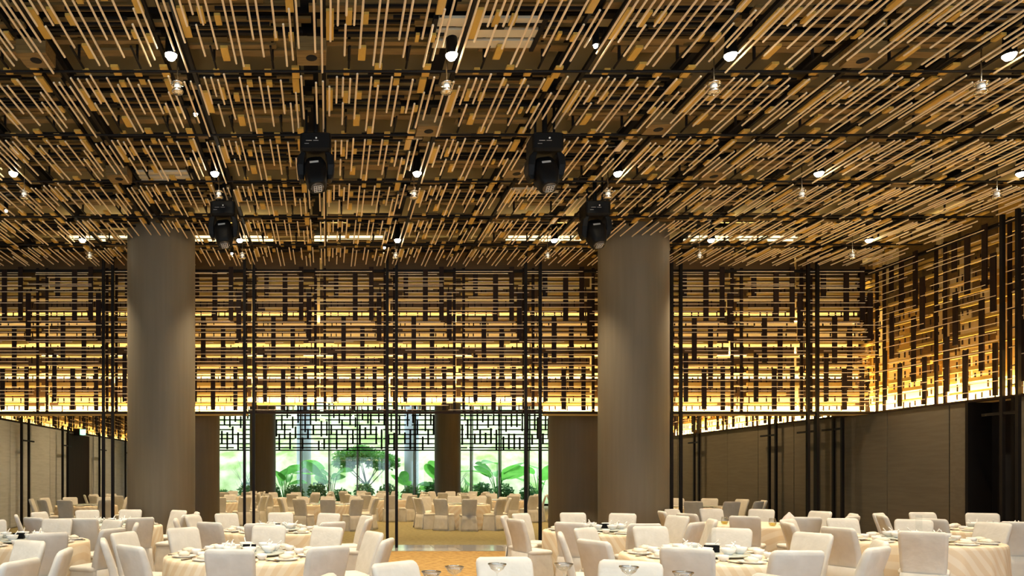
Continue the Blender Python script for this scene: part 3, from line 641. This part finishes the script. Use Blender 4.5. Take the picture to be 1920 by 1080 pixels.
for key, cx, cy, ph, kind, skip, ov in TABLES:
    t = empty('round_table', (cx, cy, 0)); tag(t, 'round pedestal table under the cloth, '+ph, 'table', 'round banquet tables')
    inst('tabletop', tabt, (0, 0, 0), t); inst('pedestal', tabl, (0, 0, 0), t)
    c = inst('tablecloth', CLOTH, (cx, cy, 0), None, rnd.uniform(0, 6)); tag(c, 'champagne striped cloth draped over the '+ph, 'tablecloth', 'champagne tablecloths')
    for i in range(10):
        if i in skip: continue
        a = R(36*i+rnd.uniform(-3, 3)); q = RS+rnd.uniform(-.02, .05); dx, dy = ov.get(i, (0, 0))
        x, y = cx+q*math.sin(a)+dx, cy-q*math.cos(a)+dy
        chair(x, y, a+R(rnd.uniform(-7, 7)), 'cream covered chair, %s seat of %s' % (POS[i], ph), 'chairs around the '+ph)
    Z = .753
    if kind in ('full', 'far'):
        s = inst('turntable', susan, (cx, cy, 0)); tag(s, 'round glass turntable on the '+ph, 'turntable', 'table turntables')
        for i in range(10):
            a = R(36*i+4); rz = a
            px, py = cx+.70*math.sin(a), cy-.70*math.cos(a)
            p = inst('plate', plate, (px, py, Z)); tag(p, 'white plate at %s seat, %s' % (POS[i], ph), 'plate', 'plates on the '+ph)
            if kind == 'far': continue
            n = inst('folded_napkin', fold, (px, py, Z+.021), None, rnd.uniform(0, 6)); tag(n, 'folded cream napkin at %s seat, %s' % (POS[i], ph), 'napkin', 'napkins on the '+ph)
            qx, qy = cx+.56*math.sin(a+.30), cy-.56*math.cos(a+.30)
            u = inst('cup', cup, (qx, qy, Z)); tag(u, 'small white cup at %s seat, %s' % (POS[i], ph), 'cup', 'cups on the '+ph)
            qx, qy = cx+.74*math.sin(a-.26), cy-.74*math.cos(a-.26)
            h = inst('chopsticks', chop, (qx, qy, Z+.003), None, rz); tag(h, 'dark chopsticks at %s seat, %s' % (POS[i], ph), 'chopsticks', 'chopsticks on the '+ph); inst('rest', rest_, (0, .05, -.003), h)
    if kind == 'full':
        bn = ['nearest', 'near right', 'right', 'far right', 'farthest', 'far left', 'left', 'near left']
        for i in range(8):
            a = R(45*i+10); p = empty('soup_bowl', (cx+.29*math.sin(a), cy-.29*math.cos(a), .791), rnd.uniform(0, 6))
            tag(p, 'white spoon bowl, %s on turntable, %s' % (bn[i], ph), 'bowl', 'bowls on the '+ph); inst('bowl', bowl, (0, 0, 0), p); inst('spoon', spoon, (0, 0, 0), p)
        p = empty('card_stand', (cx+.02, cy-.02, .791)); tag(p, 'black card holder amid bowls, '+ph, 'card holder', 'card holders'); inst('holder', standb, (0, 0, 0), p)
        if key in ('T6', 'T7', 'T9'): inst('acrylic_blade', acry, (0, 0, 0), p)
        else: tag(inst('dark_rosette', rosette, (cx-.02, cy-.12, .791)), 'dark rosette ornament beside the card holder, '+ph, 'ornament', 'dark rosettes')
    if kind == 'glass':
        for i, (gx, gy, lb) in enumerate(((-.27, .75, 'left of middle'), (.19, .76, 'right of middle'), (-.59, .60, 'second from left'), (.57, .60, 'second from right'), (-.78, .35, 'leftmost'), (.79, .32, 'rightmost'))):
            g = empty('stemmed_glass', (cx+gx, cy+gy, Z)); tag(g, 'tall stemmed glass with silver rim, %s at bottom edge' % lb, 'glass', 'stemmed glasses')
            for nm, me in (('glass_body', goblet), ('rim', rimm)): inst(nm, me, (0, 0, 0), g, 0, (1.05, 1.05, 1.12))
        for i, (gx, gy, lb) in enumerate(((-.08, .62, 'at the bottom middle'), (.38, .60, 'below the right grey chair'), (-.62, .40, 'at the bottom left of the aisle'))):
            tag(inst('peaked_napkin', PEAK, (cx+gx, cy+gy, Z), None, i*1.3, (1.1, 1.1, 1.05)), 'blush napkin folded to a peak '+lb, 'napkin', 'peaked napkins')
    if kind == 'drinks':
        for i, (gx, gy, lb) in enumerate(((-.62, -.15, 'left'), (-.05, -.62, 'right'))):
            g = empty('tumbler', (cx+gx, cy+gy, Z)); tag(g, 'round tumbler of pale yellow drink, %s one beside grey chair' % lb, 'glass', 'tumblers of yellow drink'); inst('glass_body', tumb, (0, 0, 0), g, 0, (1.25, 1.25, 1.25)); inst('drink', drink, (0, 0, 0), g, 0, (1.24, 1.24, 1.24))
        p = inst('plate', plate, (cx+.35, cy-.45, Z), None, 0, (1.25, 1.25, 1.25)); tag(p, 'white plate under the fanned napkin', 'plate')
        tag(inst('fanned_napkin', peak(12, 1.25), (cx+.35, cy-.45, Z+.03)), 'cream napkin fanned on a plate behind grey chair', 'napkin')
        p = empty('card_stand', (cx-.02, cy-.02, Z)); tag(p, 'black card holder beside the yellow drinks', 'card holder'); inst('holder', standb, (0, 0, 0), p)
# a yellow drink on the left edge table
g = empty('tumbler', (-4.1-.22, 9.45-.47, .753)); tag(g, 'stemless tumbler of pale yellow drink at the left edge table', 'glass'); inst('glass_body', tumb, (0, 0, 0), g, 0, (1.2, 1.2, 1.3)); inst('drink', drink, (0, 0, 0), g, 0, (1.18, 1.18, 1.25))

# ---------------------------------------------------------------- garden
gr = MB().box(-30, 40, YW+.3, 75, -.4, -.1).obj('ground_garden', M['soil']); tag(gr, kind='structure')
hv = MB(); rows = []
for i in range(29):
    x = -40+3*i; rows.append([(x, 50, -.3), (x, 52+1.2*math.sin(i), 2.0), (x, 56+math.sin(i*1.7), 5.5+.5*math.sin(i*2.1)), (x, 66, 9.5)])
hv.rings(rows, False, False)
tag(hv.obj('hill', M['hill'], None, True), kind='structure')
for i, (x, y, lb) in enumerate(((-1.5, 44.5, 'left'), (5.2, 44.5, 'right'))):
    tag(MB().lathe([(.45, -.1), (.45, 7)], 32).obj('outdoor_column', M['concrete'], None, True, (x, y, 0)), 'pale concrete column in the garden, %s one' % lb, 'column', 'garden columns')
def leafm(L, w, droop):
    m = MB(); rows = []
    for k in range(9):
        t = k/8; hw = w*math.sin(math.pi*min(1, t*.92+.06))**.7*(1 if t < .97 else .2)
        x = L*t*(1-.15*droop*t); z = -droop*L*t*t*.45
        rows.append([(x, -hw, z+.10*hw), (x, -hw*.5, z-.02), (x, 0, z-.06*hw), (x, hw*.5, z-.02), (x, hw, z+.10*hw)])
    m.rings(rows, False, False); return m.mesh('leaf', M['leaf'], True)
LEAVES = [leafm(1.0, .27, .35), leafm(1.0, .24, .6), leafm(1.0, .30, .15)]
def big_plant(x, y, h, n, label, seed):
    q = random.Random(seed); t = empty('broadleaf_plant', (x, y, -.1)); tag(t, label, 'plant', 'broad leaved garden plants')
    for i in range(n):
        a = 2*math.pi*i/n+q.uniform(-.4, .4); hh = h*q.uniform(.55, 1.0); rr_ = q.uniform(.2, .6)
        p = Vector((rr_*math.cos(a), rr_*math.sin(a), hh))
        MB().tube((0, 0, 0), p*.55+Vector((0, 0, .1*h)), .03, .024).tube(p*.55+Vector((0, 0, .1*h)), p, .024, .016).obj('stalk', M['leaf'], t)
        l = inst('leaf', q.choice(LEAVES), p, t); s = q.uniform(.8, 1.25)*h*.62; l.scale = (s, s, s)
        l.rotation_euler = (q.uniform(-.9, .9), q.uniform(-.9, .15), a+q.uniform(-.5, .5))
for i, (x, y, h, n, lb) in enumerate(((-2.6, 42.6, 2.2, 8, 'tall broadleaf plant right of the left window column'), (.2, 42.3, 2.2, 8, 'broadleaf plant left of the garden tree'), (4.9, 42.2, 1.7, 6, 'broadleaf plant right of the garden tree'), (6.5, 42.7, 2.1, 7, 'broadleaf plant left of the right window column'), (8.5, 44.4, 1.8, 6, 'pale broadleaf plant in the bright panes'), (10.2, 43.0, 2.6, 8, 'largest broadleaf plant behind the right poles'), (13.4, 45.5, 2.3, 7, 'broadleaf plant beside the right rear column'))):
    big_plant(x, y, h, n, lb, i+5)
def leaf_cloud(name, m, pts, size, n, seed, parent=None):
    q = random.Random(seed); b = MB()
    for i in range(n):
        c, r = q.choice(pts); v = Vector((q.gauss(0, 1), q.gauss(0, 1), q.gauss(0, 1))).normalized()*(q.random()**.4); c = Vector(c)+Vector((v.x*r[0], v.y*r[1], v.z*r[2]))
        d = Vector((q.gauss(0, 1), q.gauss(0, 1), q.gauss(0, .6))).normalized(); e = d.orthogonal().normalized(); s = size*q.uniform(.6, 1.3); k = len(b.v)
        b.v += [tuple(c-d*s), tuple(c+e*s*.42), tuple(c+d*s), tuple(c-e*s*.42)]; b.f.append((k, k+1, k+2, k+3))
    return b.obj(name, m, parent)
for i in range(14):
    x = -6.0+i*1.35; t = empty('garden_shrub', (x, 41.2+.3*math.sin(i*2.2), -.1)); tag(t, 'dark green low shrub along the window foot, %s from left' % ('%dth' % (i+1) if i > 2 else ['first', 'second', 'third'][i]), 'shrub', 'low garden shrubs')
    h = .75+.35*abs(math.sin(i*1.9)); MB().tube((0, 0, 0), (0, 0, h*.7), .03, .015).obj('stem', M['bark'], t)
    tag(leaf_cloud('foliage', M['shrub'], [((0, 0, h*.75), (.62, .45, h*.6))], .12, 520, i, t), kind='stuff')
t = empty('garden_tree', (2.3, 44.3, -.1)); tag(t, 'leafy branching garden tree in the middle window', 'tree')
tb = MB().tube((0, 0, 0), (.1, 0, 1.2), .09, .07)
tops = []
for i in range(7):
    a = i*.9; e = Vector((1.3*math.cos(a), .8*math.sin(a), 2.3+.25*(i % 3))); tb.tube((.1, 0, 1.0+.05*i), e, .045, .015); tops.append((tuple(e+Vector((0, 0, .35))), (.95, .75, .55)))
tb.obj('trunk', M['bark'], t)
tag(leaf_cloud('crown', M['treeleaf'], tops, .13, 4200, 77, t), kind='stuff')
for i, (x, y) in enumerate(((-5.0, 45), (8.2, 46))):
    t = empty('bare_shrub', (x, y, -.1)); tag(t, 'thin twiggy shrub in the haze, %s one' % ('left' if i == 0 else 'right'), 'shrub', 'twiggy shrubs')
    b = MB(); q = random.Random(40+i)
    for k in range(40):
        p = Vector((q.uniform(-.3, .3), q.uniform(-.3, .3), q.uniform(0, 1.5))); b.tube(p, p+Vector((q.uniform(-1.2, 1.2), q.uniform(-.5, .5), q.uniform(.6, 1.8))), .014, .005, 4)
    b.obj('twigs', M['branch'], t)
